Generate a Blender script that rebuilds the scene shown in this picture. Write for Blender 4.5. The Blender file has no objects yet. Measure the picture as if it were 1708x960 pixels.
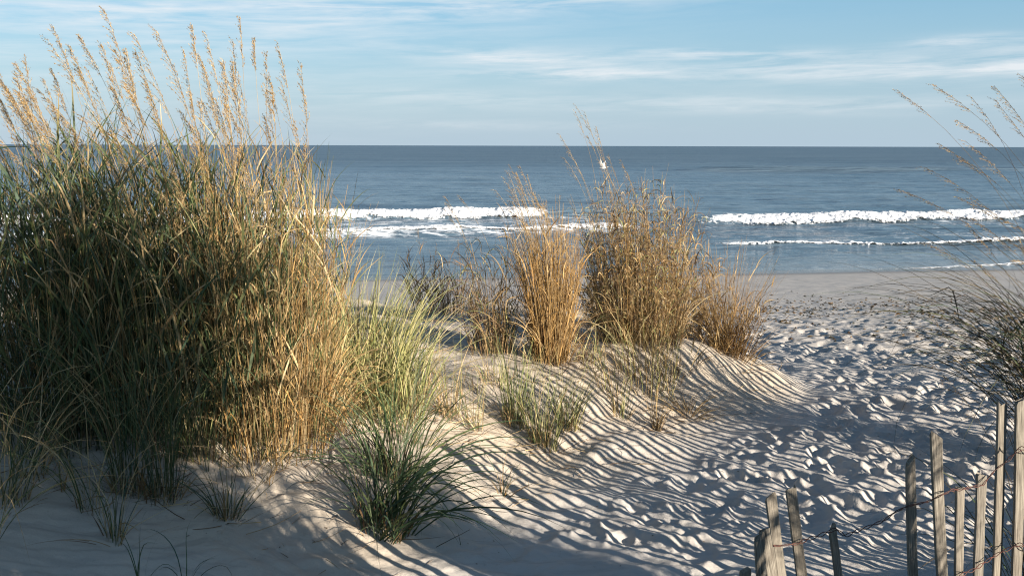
import bpy, bmesh, math, random
import numpy as np
from mathutils import Vector, Matrix

rng = np.random.default_rng(11)
random.seed(11)
R = math.radians
scene = bpy.context.scene
col = scene.collection

# ------------------------------------------------------------------ camera
CAM = np.array([0.0, 0.0, 1.75])
PITCH = 8.13           # degrees below the horizontal
ROLL = 0.16
F = 1660.0             # focal length in photograph pixels (1708 wide)
cam_data = bpy.data.cameras.new('camera')
cam_data.sensor_width = 36.0
cam_data.lens = 36.0 * F / 1708.0
cam_data.clip_end = 60000
cam_data.clip_start = 0.05
cam = bpy.data.objects.new('camera', cam_data)
col.objects.link(cam)
cam.matrix_world = (Matrix.Translation(Vector(CAM)) @ Matrix.Rotation(R(90 - PITCH), 4, 'X')
                    @ Matrix.Rotation(R(ROLL), 4, 'Z'))
scene.camera = cam
CM = np.array(cam.matrix_world.to_3x3())


def ray(px, py):
    d = CM @ np.array([(px - 854.0) / F, (480.0 - py) / F, -1.0])
    return d


def at(px, py, depth):
    """world point seen at photo pixel, at ground distance 'depth' along +Y"""
    d = ray(px, py)
    return CAM + d * (depth / d[1])


# ------------------------------------------------------------------ numpy noise
def _hash(ix, iy, seed):
    n = (ix.astype(np.int64) * 374761393 + iy.astype(np.int64) * 668265263 + seed * 974634777) & 0xFFFFFFFF
    n = ((n ^ (n >> 13)) * 1274126177) & 0xFFFFFFFF
    n = (n ^ (n >> 16)) & 0xFFFFFF
    return n / float(0xFFFFFF)


def vnoise(x, y, seed=0):
    x = np.asarray(x, float); y = np.asarray(y, float)
    ix = np.floor(x); iy = np.floor(y)
    fx = x - ix; fy = y - iy
    fx = fx * fx * fx * (fx * (fx * 6 - 15) + 10)
    fy = fy * fy * fy * (fy * (fy * 6 - 15) + 10)
    a = _hash(ix, iy, seed); b = _hash(ix + 1, iy, seed)
    c = _hash(ix, iy + 1, seed); d = _hash(ix + 1, iy + 1, seed)
    return (a + (b - a) * fx) * (1 - fy) + (c + (d - c) * fx) * fy


def fbm(x, y, seed=0, octaves=4, gain=0.5):
    t = 0; amp = 1; tot = 0
    for o in range(octaves):
        t = t + amp * (vnoise(x * 2 ** o + 17.3 * o, y * 2 ** o - 9.1 * o, seed + o) - 0.5) * 2
        tot += amp; amp *= gain
    return t / tot


def smooth(t):
    t = np.clip(t, 0, 1)
    return t * t * (3 - 2 * t)


def poly_sd(x, y, pts):
    """signed distance, positive inside the polygon"""
    best = np.full(np.shape(x), 1e9); inside = np.zeros(np.shape(x), bool)
    n = len(pts)
    for i in range(n):
        ax, ay = pts[i]; bx, by = pts[(i + 1) % n]
        dx, dy = bx - ax, by - ay
        t = np.clip(((x - ax) * dx + (y - ay) * dy) / (dx * dx + dy * dy), 0, 1)
        best = np.minimum(best, np.hypot(x - ax - t * dx, y - ay - t * dy))
        cond = ((ay > y) != (by > y))
        xi = ax + (y - ay) * dx / (dy if dy != 0 else 1e-9)
        inside ^= cond & (x < xi)
    return np.where(inside, best, -best)


# ------------------------------------------------------------------ terrain
LEFT_DUNE = [(-2.2, 0.5), (-1.0, 2.4), (-0.45, 3.6), (0.05, 4.45), (0.65, 5.2), (1.25, 5.9), (1.80, 6.5),
             (2.15, 7.2), (2.2, 8.2), (1.7, 9.2), (0.0, 10.2), (-3, 11.2), (-9, 12), (-30, 13), (-30, -6), (-8, -2)]
RIGHT_DUNE = [(0.4, -9), (0.45, -1.6), (0.9, 0.4), (1.45, 2.0), (2.1, 3.3), (2.9, 4.3), (4.2, 5.6), (5.6, 7.0),
              (8.0, 8.6), (13, 10), (30, 12), (30, -9)]
SEA = -2.25


def base_height(x, y):
    x = np.asarray(x, float); y = np.asarray(y, float)
    ys = y - 0.15 * x * smooth((y - 9) / 18)
    z = np.interp(ys, [-10, 7, 10, 13, 17, 24, 31, 36, 60, 80], [0, 0, -0.17, -0.47, -0.93, -1.63, -2.27, -2.75, -4.5, -5])
    wob = 0.16 * fbm(x * 1.1, y * 1.1, 5, 2)
    sl = poly_sd(x, y, LEFT_DUNE) + wob
    sr = poly_sd(x, y, RIGHT_DUNE) + wob
    zl = 0.37 * smooth(sl / np.interp(y, [5.4, 6.8], [1.5, 0.85])) + 0.10 * smooth((sl - 0.7) / 2.5)
    zl += smooth(sl / 0.6) * (0.07 * fbm(x * 0.9, y * 0.9, 21, 3))
    behind = smooth((3.2 - y) / 3.4)
    zr = smooth(sr / 1.0) * (0.40 + 0.12 * smooth((x - 3) / 3) + 1.0 * behind * (1 - 0.42 * smooth((x - 3.6) / 1.6)))
    zr += smooth(sr / 0.8) * 0.07 * fbm(x * 0.8, y * 0.8, 33, 3)
    return z + zl + zr, sl, sr, ys


def H(x, y):
    return float(base_height(np.array([x]), np.array([y]))[0][0])


def ground(px, py):
    d = ray(px, py)
    t0 = None
    ts = np.linspace(2.2, 40, 900)
    p = CAM[None] + ts[:, None] * d[None] / d[1]
    z = base_height(p[:, 0], p[:, 1])[0]
    i = int(np.argmax(p[:, 2] < z))
    if i > 0:
        a = p[i - 1, 2] - z[i - 1]; b = z[i] - p[i, 2]
        k = a / (a + b)
        return p[i - 1] * (1 - k) + p[i] * k
    return p[i]


def new_mesh_obj(name, V, Fq, mat=None, parent=None, attrs=None, smooth_shade=True):
    me = bpy.data.meshes.new(name)
    V = np.asarray(V, np.float32); Fq = np.asarray(Fq, np.int32)
    k = Fq.shape[1]
    me.vertices.add(len(V)); me.vertices.foreach_set('co', V.ravel())
    me.loops.add(Fq.size); me.loops.foreach_set('vertex_index', Fq.ravel())
    me.polygons.add(len(Fq))
    me.polygons.foreach_set('loop_start', np.arange(0, Fq.size, k, dtype=np.int32))
    me.polygons.foreach_set('loop_total', np.full(len(Fq), k, np.int32))
    me.polygons.foreach_set('use_smooth', np.full(len(Fq), smooth_shade, bool))
    me.update(calc_edges=True)
    for an, arr in (attrs or {}).items():
        arr = np.asarray(arr, np.float32)
        if arr.ndim == 1:
            at_ = me.attributes.new(an, 'FLOAT', 'POINT'); at_.data.foreach_set('value', arr)
        else:
            if arr.shape[1] == 3:
                arr = np.concatenate([arr, np.ones((len(arr), 1), np.float32)], 1)
            at_ = me.attributes.new(an, 'FLOAT_COLOR', 'POINT'); at_.data.foreach_set('color', arr.ravel())
    o = bpy.data.objects.new(name, me)
    if mat: me.materials.append(mat)
    if parent: o.parent = parent
    col.objects.link(o)
    return o


def tag(o, label=None, cat=None, group=None, kind=None):
    if label: o['label'] = label
    if cat: o['category'] = cat
    if group: o['group'] = group
    if kind: o['kind'] = kind
    return o


def empty(name, loc, label, cat, group=None):
    o = bpy.data.objects.new(name, None)
    o.empty_display_size = 0.1
    o.location = loc
    col.objects.link(o)
    return tag(o, label, cat, group)


def grid_faces(nr, nc):
    i = np.arange(nr - 1)[:, None] * nc + np.arange(nc - 1)[None]
    return np.stack([i, i + 1, i + nc + 1, i + nc], -1).reshape(-1, 4)


# ------------------------------------------------------------------ materials
def nodes(name):
    m = bpy.data.materials.new(name); m.use_nodes = True
    nt = m.node_tree; nt.nodes.clear()
    out = nt.nodes.new('ShaderNodeOutputMaterial')
    return m, nt, out


def N(nt, typ, ins=None, **props):
    n = nt.nodes.new(typ)
    for k, v in props.items(): setattr(n, k, v)
    for k, v in (ins or {}).items():
        s = n.inputs[k]
        if hasattr(v, 'node'): nt.links.new(v, s)
        else: s.default_value = v
    return n


def mathn(nt, op, a, b=None, c=None, clamp=False):
    n = nt.nodes.new('ShaderNodeMath'); n.operation = op; n.use_clamp = clamp
    for i, v in enumerate((a, b, c)):
        if v is None: continue
        if hasattr(v, 'node'): nt.links.new(v, n.inputs[i])
        else: n.inputs[i].default_value = v
    return n.outputs[0]


def mixc(nt, fac, a, b, blend='MIX'):
    n = nt.nodes.new('ShaderNodeMix'); n.data_type = 'RGBA'; n.blend_type = blend
    for s, v in ((n.inputs[0], fac), (n.inputs[6], a), (n.inputs[7], b)):
        if hasattr(v, 'node'): nt.links.new(v, s)
        elif isinstance(v, (tuple, list)): s.default_value = (*v, 1) if len(v) == 3 else v
        else: s.default_value = v
    return n.outputs[2]


def ramp(nt, fac, stops):
    n = nt.nodes.new('ShaderNodeValToRGB')
    e = n.color_ramp.elements
    e[0].position = stops[0][0]; e[0].color = (*stops[0][1], 1)
    e[1].position = stops[-1][0]; e[1].color = (*stops[-1][1], 1)
    for p, c in stops[1:-1]:
        k = e.new(p); k.color = (*c, 1)
    nt.links.new(fac, n.inputs[0])
    return n.outputs[0]


def mapr(nt, v, a, b, c=0.0, d=1.0):
    n = N(nt, 'ShaderNodeMapRange', {'Value': v, 'From Min': a, 'From Max': b, 'To Min': c, 'To Max': d})
    return n.outputs[0]


def sand_material():
    m, nt, out = nodes('sand')
    pos = N(nt, 'ShaderNodeTexCoord').outputs['Object']
    tan = N(nt, 'ShaderNodeAttribute', attribute_name='tan').outputs['Fac']
    wet = N(nt, 'ShaderNodeAttribute', attribute_name='wet').outputs['Fac']
    n1 = N(nt, 'ShaderNodeTexNoise', {'Vector': pos, 'Scale': 1.7, 'Detail': 6.0, 'Roughness': 0.6}).outputs['Fac']
    n2 = N(nt, 'ShaderNodeTexNoise', {'Vector': pos, 'Scale': 38.0, 'Detail': 5.0, 'Roughness': 0.7}).outputs['Fac']
    n3 = N(nt, 'ShaderNodeTexNoise', {'Vector': pos, 'Scale': 420.0, 'Detail': 2.0}).outputs['Fac']
    c = mixc(nt, mapr(nt, n1, 0.3, 0.7), (0.405, 0.375, 0.335), (0.465, 0.43, 0.385))
    c = mixc(nt, tan, c, (0.47, 0.39, 0.29))
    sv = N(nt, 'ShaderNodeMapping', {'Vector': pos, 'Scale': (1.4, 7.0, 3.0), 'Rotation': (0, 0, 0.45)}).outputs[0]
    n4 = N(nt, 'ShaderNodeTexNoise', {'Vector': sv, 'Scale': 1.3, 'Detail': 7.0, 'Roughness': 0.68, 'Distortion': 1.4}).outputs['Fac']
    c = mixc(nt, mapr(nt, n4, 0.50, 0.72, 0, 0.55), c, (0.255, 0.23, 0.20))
    c = mixc(nt, mapr(nt, n2, 0.58, 0.80, 0, 0.45), c, (0.27, 0.23, 0.18))
    c = mixc(nt, mapr(nt, n3, 0.62, 0.75, 0, 0.5), c, (0.22, 0.18, 0.14))
    c = mixc(nt, wet, c, (0.155, 0.13, 0.105))
    b = N(nt, 'ShaderNodeBump', {'Height': n2, 'Strength': 0.45, 'Distance': 0.012}).outputs[0]
    b2 = N(nt, 'ShaderNodeBump', {'Height': n3, 'Strength': 0.4, 'Distance': 0.0025, 'Normal': b}).outputs[0]
    rough = mapr(nt, wet, 0.0, 1.0, 0.95, 0.22)
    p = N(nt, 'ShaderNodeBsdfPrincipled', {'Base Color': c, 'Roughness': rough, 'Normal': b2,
                                           'Specular IOR Level': 0.25})
    nt.links.new(p.outputs[0], out.inputs[0])
    return m


def grass_material(name, trans=0.3, rough=0.55, spec=0.35):
    m, nt, out = nodes(name)
    c = N(nt, 'ShaderNodeAttribute', attribute_name='tint').outputs['Color']
    pos = N(nt, 'ShaderNodeTexCoord').outputs['Object']
    n = N(nt, 'ShaderNodeTexNoise', {'Vector': pos, 'Scale': 55.0, 'Detail': 3.0}).outputs['Fac']
    c2 = mixc(nt, mapr(nt, n, 0.35, 0.7, 0.0, 0.45), c, mixc(nt, 1.0, c, (0.62, 0.52, 0.42), 'MULTIPLY'))
    p = N(nt, 'ShaderNodeBsdfPrincipled', {'Base Color': c2, 'Roughness': rough, 'Specular IOR Level': spec})
    t = N(nt, 'ShaderNodeBsdfTranslucent', {'Color': c2})
    mx = N(nt, 'ShaderNodeMixShader', {0: trans, 1: p.outputs[0], 2: t.outputs[0]})
    nt.links.new(mx.outputs[0], out.inputs[0])
    return m


def water_material():
    m, nt, out = nodes('sea_water')
    pos = N(nt, 'ShaderNodeTexCoord').outputs['Object']
    foam = N(nt, 'ShaderNodeAttribute', attribute_name='foam').outputs['Fac']
    shal = N(nt, 'ShaderNodeAttribute', attribute_name='shallow').outputs['Fac']
    v1 = N(nt, 'ShaderNodeMapping', {'Vector': pos, 'Scale': (0.35, 1.3, 1.0)}).outputs[0]
    v2 = N(nt, 'ShaderNodeMapping', {'Vector': pos, 'Scale': (1.2, 3.4, 1.0), 'Rotation': (0, 0, 0.12)}).outputs[0]
    v3 = N(nt, 'ShaderNodeMapping', {'Vector': pos, 'Scale': (0.016, 0.075, 1.0)}).outputs[0]
    n1 = N(nt, 'ShaderNodeTexNoise', {'Vector': v1, 'Scale': 0.8, 'Detail': 5.0, 'Roughness': 0.6}).outputs['Fac']
    n2 = N(nt, 'ShaderNodeTexNoise', {'Vector': v2, 'Scale': 1.4, 'Detail': 3.0}).outputs['Fac']
    n3 = N(nt, 'ShaderNodeTexNoise', {'Vector': v3, 'Scale': 1.0, 'Detail': 5.0, 'Roughness': 0.65}).outputs['Fac']
    hgt = mathn(nt, 'ADD', mathn(nt, 'MULTIPLY', n1, 0.30), mathn(nt, 'MULTIPLY', n2, 0.05))
    v4 = N(nt, 'ShaderNodeMapping', {'Vector': pos, 'Scale': (0.075, 0.36, 1.0), 'Rotation': (0, 0, 0.15)}).outputs[0]
    n5 = N(nt, 'ShaderNodeTexNoise', {'Vector': v4, 'Scale': 1.0, 'Detail': 4.0, 'Roughness': 0.6, 'Distortion': 0.4}).outputs['Fac']
    hgt = mathn(nt, 'ADD', mathn(nt, 'ADD', hgt, mathn(nt, 'MULTIPLY', n5, 0.75)), mathn(nt, 'MULTIPLY', n3, 1.2))
    b = N(nt, 'ShaderNodeBump', {'Height': hgt, 'Strength': 0.9, 'Distance': 1.0}).outputs[0]
    deep = mixc(nt, mapr(nt, n3, 0.35, 0.68), (0.066, 0.105, 0.138), (0.112, 0.158, 0.192))
    c = mixc(nt, shal, deep, (0.17, 0.205, 0.22))
    py = N(nt, 'ShaderNodeSeparateXYZ', {0: pos}).outputs[1]
    w = N(nt, 'ShaderNodeBsdfPrincipled', {'Base Color': c, 'Roughness': mapr(nt, py, 40, 260, 0.14, 0.42), 'IOR': 1.33, 'Normal': b,
                                           'Specular IOR Level': mapr(nt, py, 40, 400, 0.45, 0.22)})
    fv = N(nt, 'ShaderNodeMapping', {'Vector': pos, 'Scale': (0.5, 1.0, 1.0)}).outputs[0]
    fn = N(nt, 'ShaderNodeTexNoise', {'Vector': fv, 'Scale': 2.2, 'Detail': 6.0, 'Roughness': 0.72, 'Distortion': 0.6}).outputs['Fac']
    thr = mathn(nt, 'SUBTRACT', 0.76, mathn(nt, 'MULTIPLY', foam, 0.5))
    fm = mathn(nt, 'MULTIPLY', mathn(nt, 'SUBTRACT', fn, thr), 7.0, clamp=True)
    fm = mathn(nt, 'MULTIPLY', fm, mathn(nt, 'MULTIPLY', foam, 4.0, clamp=True))
    f = N(nt, 'ShaderNodeBsdfPrincipled', {'Base Color': (0.72, 0.75, 0.77, 1), 'Roughness': 0.8})
    mx = N(nt, 'ShaderNodeMixShader', {0: fm, 1: w.outputs[0], 2: f.outputs[0]})
    nt.links.new(mx.outputs[0], out.inputs[0])
    return m


def foam_material():
    m, nt, out = nodes('sea_foam')
    pos = N(nt, 'ShaderNodeTexCoord').outputs['Object']
    n = N(nt, 'ShaderNodeTexNoise', {'Vector': pos, 'Scale': 3.5, 'Detail': 6.0, 'Roughness': 0.7}).outputs['Fac']
    b = N(nt, 'ShaderNodeBump', {'Height': n, 'Strength': 0.8, 'Distance': 0.12}).outputs[0]
    c = mixc(nt, mapr(nt, n, 0.32, 0.55), (0.42, 0.48, 0.52), (0.76, 0.76, 0.75))
    p = N(nt, 'ShaderNodeBsdfPrincipled', {'Base Color': c, 'Roughness': 0.7, 'Normal': b})
    e = N(nt, 'ShaderNodeAttribute', attribute_name='edge').outputs['Fac']
    ln = N(nt, 'ShaderNodeTexNoise', {'Vector': N(nt, 'ShaderNodeMapping', {'Vector': pos, 'Scale': (1.0, 0.6, 1.4)}).outputs[0], 'Scale': 5.0, 'Detail': 6.0, 'Roughness': 0.75}).outputs['Fac']
    a = mathn(nt, 'ADD', mathn(nt, 'MULTIPLY', e, 1.5), mathn(nt, 'SUBTRACT', mathn(nt, 'MULTIPLY', ln, 2.2), 1.38))
    a = mathn(nt, 'MULTIPLY', a, 5.0, clamp=True)
    t = N(nt, 'ShaderNodeBsdfTransparent')
    mx = N(nt, 'ShaderNodeMixShader', {0: a, 1: t.outputs[0], 2: p.outputs[0]})
    nt.links.new(mx.outputs[0], out.inputs[0])
    return m


def wood_material():
    m, nt, out = nodes('weathered_lath')
    tc = N(nt, 'ShaderNodeTexCoord').outputs['Object']
    oi = N(nt, 'ShaderNodeObjectInfo').outputs['Random']
    off = N(nt, 'ShaderNodeVectorMath', {0: tc, 1: N(nt, 'ShaderNodeCombineXYZ', {0: mathn(nt, 'MULTIPLY', oi, 37.0), 2: mathn(nt, 'MULTIPLY', oi, 11.0)}).outputs[0]}, operation='ADD').outputs[0]
    v = N(nt, 'ShaderNodeMapping', {'Vector': off, 'Scale': (1.0, 1.0, 0.035)}).outputs[0]
    g = N(nt, 'ShaderNodeTexNoise', {'Vector': v, 'Scale': 260.0, 'Detail': 5.0, 'Roughness': 0.65}).outputs['Fac']
    v2 = N(nt, 'ShaderNodeMapping', {'Vector': off, 'Scale': (1.0, 1.0, 0.3)}).outputs[0]
    s = N(nt, 'ShaderNodeTexNoise', {'Vector': v2, 'Scale': 26.0, 'Detail': 5.0, 'Roughness': 0.6}).outputs['Fac']
    c = ramp(nt, g, [(0.32, (0.05, 0.043, 0.034)), (0.50, (0.165, 0.145, 0.115)), (0.74, (0.34, 0.305, 0.245))])
    c = mixc(nt, mapr(nt, s, 0.52, 0.72, 0, 0.75), c, (0.085, 0.07, 0.055))
    c = mixc(nt, mapr(nt, oi, 0, 1, 0, 0.4), c, (0.24, 0.20, 0.145))
    b = N(nt, 'ShaderNodeBump', {'Height': g, 'Strength': 0.7, 'Distance': 0.003}).outputs[0]
    p = N(nt, 'ShaderNodeBsdfPrincipled', {'Base Color': c, 'Roughness': 0.85, 'Normal': b, 'Specular IOR Level': 0.25})
    nt.links.new(p.outputs[0], out.inputs[0])
    return m


def simple_material(name, color, rough=0.7, noise_to=None, scale=30.0):
    m, nt, out = nodes(name)
    pos = N(nt, 'ShaderNodeTexCoord').outputs['Object']
    n = N(nt, 'ShaderNodeTexNoise', {'Vector': pos, 'Scale': scale, 'Detail': 4.0}).outputs['Fac']
    c = mixc(nt, mapr(nt, n, 0.35, 0.65), color, noise_to or tuple(k * 0.6 for k in color))
    p = N(nt, 'ShaderNodeBsdfPrincipled', {'Base Color': c, 'Roughness': rough})
    nt.links.new(p.outputs[0], out.inputs[0])
    return m


M_SAND = sand_material()
M_LEAF = grass_material('grass_leaf', 0.14, 0.55, 0.22)
M_STEM = grass_material('grass_stem', 0.05, 0.6, 0.2)
M_SEED = grass_material('grass_seed', 0.35, 0.7, 0.2)
M_WATER = water_material()
M_FOAM = foam_material()
M_WOOD = wood_material()
M_RUST = simple_material('rusty_wire', (0.045, 0.024, 0.018), 0.85, (0.11, 0.034, 0.020), 40)

# ------------------------------------------------------------------ the sand
def build_sand():
    ys = [-12.0]
    while ys[-1] < 2.6: ys.append(ys[-1] + (0.14 if ys[-1] < 1.8 else 0.05))
    while ys[-1] < 75: ys.append(ys[-1] + 0.0105 * max(1.0, ys[-1] / 4.0) ** 1.55)
    ys = np.array(ys); nr = len(ys)
    nc = 1250
    u = np.linspace(-1, 1, nc)
    uu = 0.42 * u + 0.58 * u ** 3
    w = np.sqrt(10.0 ** 2 + (1.05 * ys) ** 2)
    X = uu[None] * w[:, None]; Y = np.repeat(ys[:, None], nc, 1)
    Z, sl, sr, yb = base_height(X, Y)
    # trampled sand on the walkway and upper beach
    off = smooth(-sl / 0.35 + 0.25) * smooth(-sr / 0.5 + 0.5)
    tr = off * smooth((Y - 3.6) / 1.4) * (1 - smooth((yb - 15.0) / 4.0))
    wx = X + 0.12 * fbm(X * 2, Y * 2, 71, 2); wy = Y + 0.12 * fbm(X * 2, Y * 2, 72, 2)
    rid = 1 - np.abs(fbm(wx * 1.9, wy * 1.9, 40, 3, 0.55)) * 2
    tr = tr * (1 - 0.55 * smooth((yb - 9.5) / 4))
    Z += tr * 0.012 * rid
    Z += tr * 0.013 * fbm(X * 9, Y * 9, 44, 3)
    # footprints: dents with pushed-up rims
    T = np.zeros_like(Z)
    n = 7500
    fy = 4.1 + (rng.random(n) ** 1.25) * 14.5
    fx = -2.0 + rng.random(n) * (5.5 + 0.75 * fy)
    for i in range(n):
        a = rng.uniform(0.05, 0.15); b = a * rng.uniform(0.42, 0.8)
        ang = rng.normal(math.pi / 2 - 0.3, 0.9) ; dep = rng.uniform(0.005, 0.024)
        r0, r1 = np.searchsorted(ys, [fy[i] - 0.5, fy[i] + 0.5])
        if r1 - r0 < 2: continue
        wm = w[(r0 + r1) // 2]
        c0, c1 = np.searchsorted(uu, [(fx[i] - 0.55) / wm, (fx[i] + 0.55) / wm])
        xx = X[r0:r1, c0:c1] - fx[i]; yy = Y[r0:r1, c0:c1] - fy[i]
        ca, sa = math.cos(ang), math.sin(ang)
        p = (xx * ca + yy * sa) / a; q = (-xx * sa + yy * ca) / b
        r2 = p * p + q * q
        T[r0:r1, c0:c1] += -dep * np.exp(-r2 ** 2.4) + dep * 0.5 * np.exp(-((np.sqrt(r2) - 1.28) / 0.22) ** 2) * (0.6 + 0.4 * np.sign(p))
    Z += 0.085 * np.tanh(T / 0.085) * tr
    # soft dune surface: small slumps and wind ripples
    on = smooth(sl / 0.4 + 0.2)
    Z += on * (0.020 * fbm(X * 3.1, Y * 3.1, 51, 3) + 0.004 * fbm(X * 16, Y * 16, 52, 2))
    q1 = X * 0.9 + 0.5 * Y; q2 = Y * 0.9 - 0.5 * X
    Z += (1 - tr) * (1 - smooth((Y - 9) / 4)) * (0.030 * fbm(q1 * 1.6 + 0.6 * fbm(X, Y, 53, 2), q2 * 6.0 + 1.2 * fbm(X * 1.3, Y * 1.3, 54, 2), 55, 4) + 0.006 * fbm(X * 8, Y * 8, 56, 3))
    rp = np.sin((Y * 0.96 + X * 0.25 + 0.16 * fbm(X * 1.6, Y * 1.6, 57, 3)) * 2 * math.pi / 0.125)
    Z += 0.0045 * rp * (1 - tr) * (1 - smooth((Y - 7) / 3)) * smooth(fbm(X * .7, Y * .7, 58, 2) * 1.5 + .7)
    # upper beach, low undulations
    fl = smooth((yb - 15) / 4)
    Z += fl * (1 - smooth((yb - 25) / 3)) * (0.012 * fbm(X * 2.2, Y * 2.2, 61, 3))
    tan = np.clip(on * (0.75 + 0.5 * fbm(X * 1.3, Y * 1.3, 63, 3)), 0, 1) * 0.9
    wet = smooth((yb - 26.9 + 0.35 * fbm(X * 0.25, Y * 0.25, 65, 2)) / 2.6)
    V = np.stack([X, Y, Z], -1).reshape(-1, 3)
    o = new_mesh_obj('sand', V, grid_faces(nr, nc), M_SAND, None, {'tan': tan.ravel(), 'wet': wet.ravel()})
    tag(o, 'pale trampled beach sand with a low dune, sloping down to the sea', None, None, 'structure')


build_sand()

# ------------------------------------------------------------------ the sea
OUTER_LEFT = [(-75, 40.0), (-32, 50.0), (-10, 53.5), (1.9, 57.5), (12, 62)]
INNER_LEFT = [(-60, 36.5), (-20, 42.5), (-7, 44.7), (4.4, 48.0), (10, 50)]
OUTER_RIGHT = [(4, 50), (9.4, 51.0), (20, 53.2), (29, 56.5), (48, 62), (80, 70)]
INNER_RIGHT = [(3, 39.2), (8, 40.2), (15, 41.2), (22, 43), (40, 48), (70, 56)]
SWASH = [(-40, 22), (0, 29.5), (7.2, 31.2), (14, 33.2), (18.3, 35), (30, 38.5), (60, 45)]


def on_line(line, x):
    return np.interp(x, [p[0] for p in line], [p[1] for p in line])


def sea_height(x, y, dy=0.2):
    z = np.full(np.shape(x), 0.0)
    far = 1.0 / (1 + (y / 900.0) ** 2)
    sh = smooth((y - 0.17 * x - 28) / 14)
    def lam(l): return np.exp(-(2.2 * dy / l) ** 2)
    z = z + sh * 0.24 * lam(6) * fbm(x * 0.045, (y - .17 * x) * 0.16, 80, 2)
    z = z + sh * 0.17 * lam(1.5) * fbm(x * 0.22, (y - .1 * x) * 0.62, 84, 3)
    z = z + 0.020 * lam(.5) * (0.3 + sh) * fbm(x * 0.9, y * 2.0, 88, 2)
    z = z + far * sh * 0.40 * lam(30) * fbm(x * 0.010, y * 0.040, 90, 2) * smooth((y - 60) / 60)
    for line, a, x0, x1 in ((OUTER_LEFT, .50, -200, 9), (INNER_LEFT, .16, -200, 8), (OUTER_RIGHT, .42, 7, 200), (INNER_RIGHT, .18, 6, 200)):
        d = y - on_line(line, x)
        w = np.where(d > 0, 2.6, 1.0)
        z = z + a * smooth((x - x0) / 4) * smooth((x1 - x) / 4) * np.exp(-(d / w) ** 2)
    d = y - (146 + 0.16 * x + 3 * np.sin(x * 0.06))          # a long unbroken swell far out
    z = z + 0.9 * smooth((x - 12) / 20) * np.exp(-(d / np.where(d > 0, 6, 2.2)) ** 2)
    d = y - (64 + 0.2 * x)
    z = z + 0.35 * smooth((x + 16) / 6) * smooth((0 - x) / 5) * np.exp(-(d / np.where(d > 0, 3.4, 1.5)) ** 2)
    d = y - (36.8 + 0.2 * x)
    z = z + 0.13 * smooth((9 - x) / 4) * np.exp(-(d / np.where(d > 0, 1.6, 0.9)) ** 2)
    return SEA + z


def build_sea():
    ys = [18.0]
    while ys[-1] < 26000: ys.append(ys[-1] * (1.0034 if ys[-1] < 260 else 1.010) + 0.01)
    ys = np.array(ys); nr = len(ys); nc = 620
    u = np.linspace(-1, 1, nc)
    w = np.sqrt(30 ** 2 + (1.0 * ys) ** 2)
    X = u[None] * w[:, None]; Y = np.repeat(ys[:, None], nc, 1)
    dy = np.gradient(ys)[:, None]
    Z = sea_height(X, Y, dy)
    Yl = Y - on_line(OUTER_LEFT, X); Yr = Y - on_line(OUTER_RIGHT, X)
    il = Y - on_line(INNER_LEFT, X); ir = Y - on_line(INNER_RIGHT, X)
    left = smooth((7 - X) / 3); right = 1 - left
    foam = left * smooth((il + 3.5) / 4) * smooth((0.6 - Yl) / 2) * 0.50 + right * smooth((ir + 2) / 3) * smooth((0.5 - Yr) / 2) * 0.34
    foam = foam + 0.30 * left * smooth((il + 9) / 6) * smooth((1 - il) / 2) + 0.18 * right * smooth((ir + 7) / 5) * smooth((1 - ir) / 2)
    sw = Y - on_line(SWASH, X)
    foam = np.maximum(foam, 0.62 * np.exp(-((sw + 0.3) / 0.5) ** 2))
    shal = 0.8 * smooth((40 - (Y - 0.17 * X)) / 12)
    o = new_mesh_obj('sea', np.stack([X, Y, Z], -1).reshape(-1, 3), grid_faces(nr, nc), M_WATER, None,
                     {'foam': foam.ravel(), 'shallow': shal.ravel()})
    tag(o, 'blue grey ocean reaching a sharp horizon', None, None, 'structure')


build_sea()


def breaker(line, x0, x1, width, height, seed, label, gap=0.0, taper=(3, 3)):
    step = 0.06
    xs = np.arange(x0, x1, step); nv = 24
    v = np.linspace(0, 1, nv)
    yl = on_line(line, xs)
    env = smooth((xs - x0) / taper[0]) * smooth((x1 - xs) / taper[1])
    env = env * (0.72 + 0.5 * fbm(xs * 0.35, xs * 0 + 3.3, seed, 3))
    if gap: env = env * smooth((vnoise(xs * 0.45, xs * 0 + 1.7, seed + 5) - gap) / 0.22)
    X = np.repeat(xs[:, None], nv, 1)
    wob = 0.5 * fbm(xs * 0.3, xs * 0 + 9, seed + 2, 3)
    W = width * (0.6 + 0.4 * env + 0.35 * fbm(xs * 0.9, xs * 0, seed + 3, 3))
    Y = yl[:, None] + wob[:, None] - W[:, None] * (0.75 - v[None])
    prof = np.sin(math.pi * v ** 0.62) ** 0.75
    lump = fbm(X * 2.6 + 1.5 * fbm(X, Y, seed + 6, 2), Y * 4.5, seed + 8, 5, 0.72)
    Z = height * env[:, None] * prof[None] * (0.82 + 0.75 * lump) - 0.14 * height + 0.22 * height * lump
    Z = Z + sea_height(X, Y, 0.3) * 0.5 + 0.5 * np.maximum(sea_height(X, Y, 0.3), SEA)
    Z[:, 0] -= 0.15; Z[:, -1] -= 0.2
    cx, cy = float(xs.mean()), float(yl.mean())
    V = np.stack([X - cx, Y - cy, Z - SEA], -1).reshape(-1, 3)
    edge = np.repeat((1 - np.abs(2 * v - 1) ** 1.4)[None], len(xs), 0) * np.clip(env, 0, 1)[:, None] ** 0.5
    o = new_mesh_obj('breaking_wave', V, grid_faces(len(xs), nv), M_FOAM, None, {'edge': edge.ravel()})
    o.location = (cx, cy, SEA)
    tag(o, label, 'wave', 'white breakers rolling in')


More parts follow.
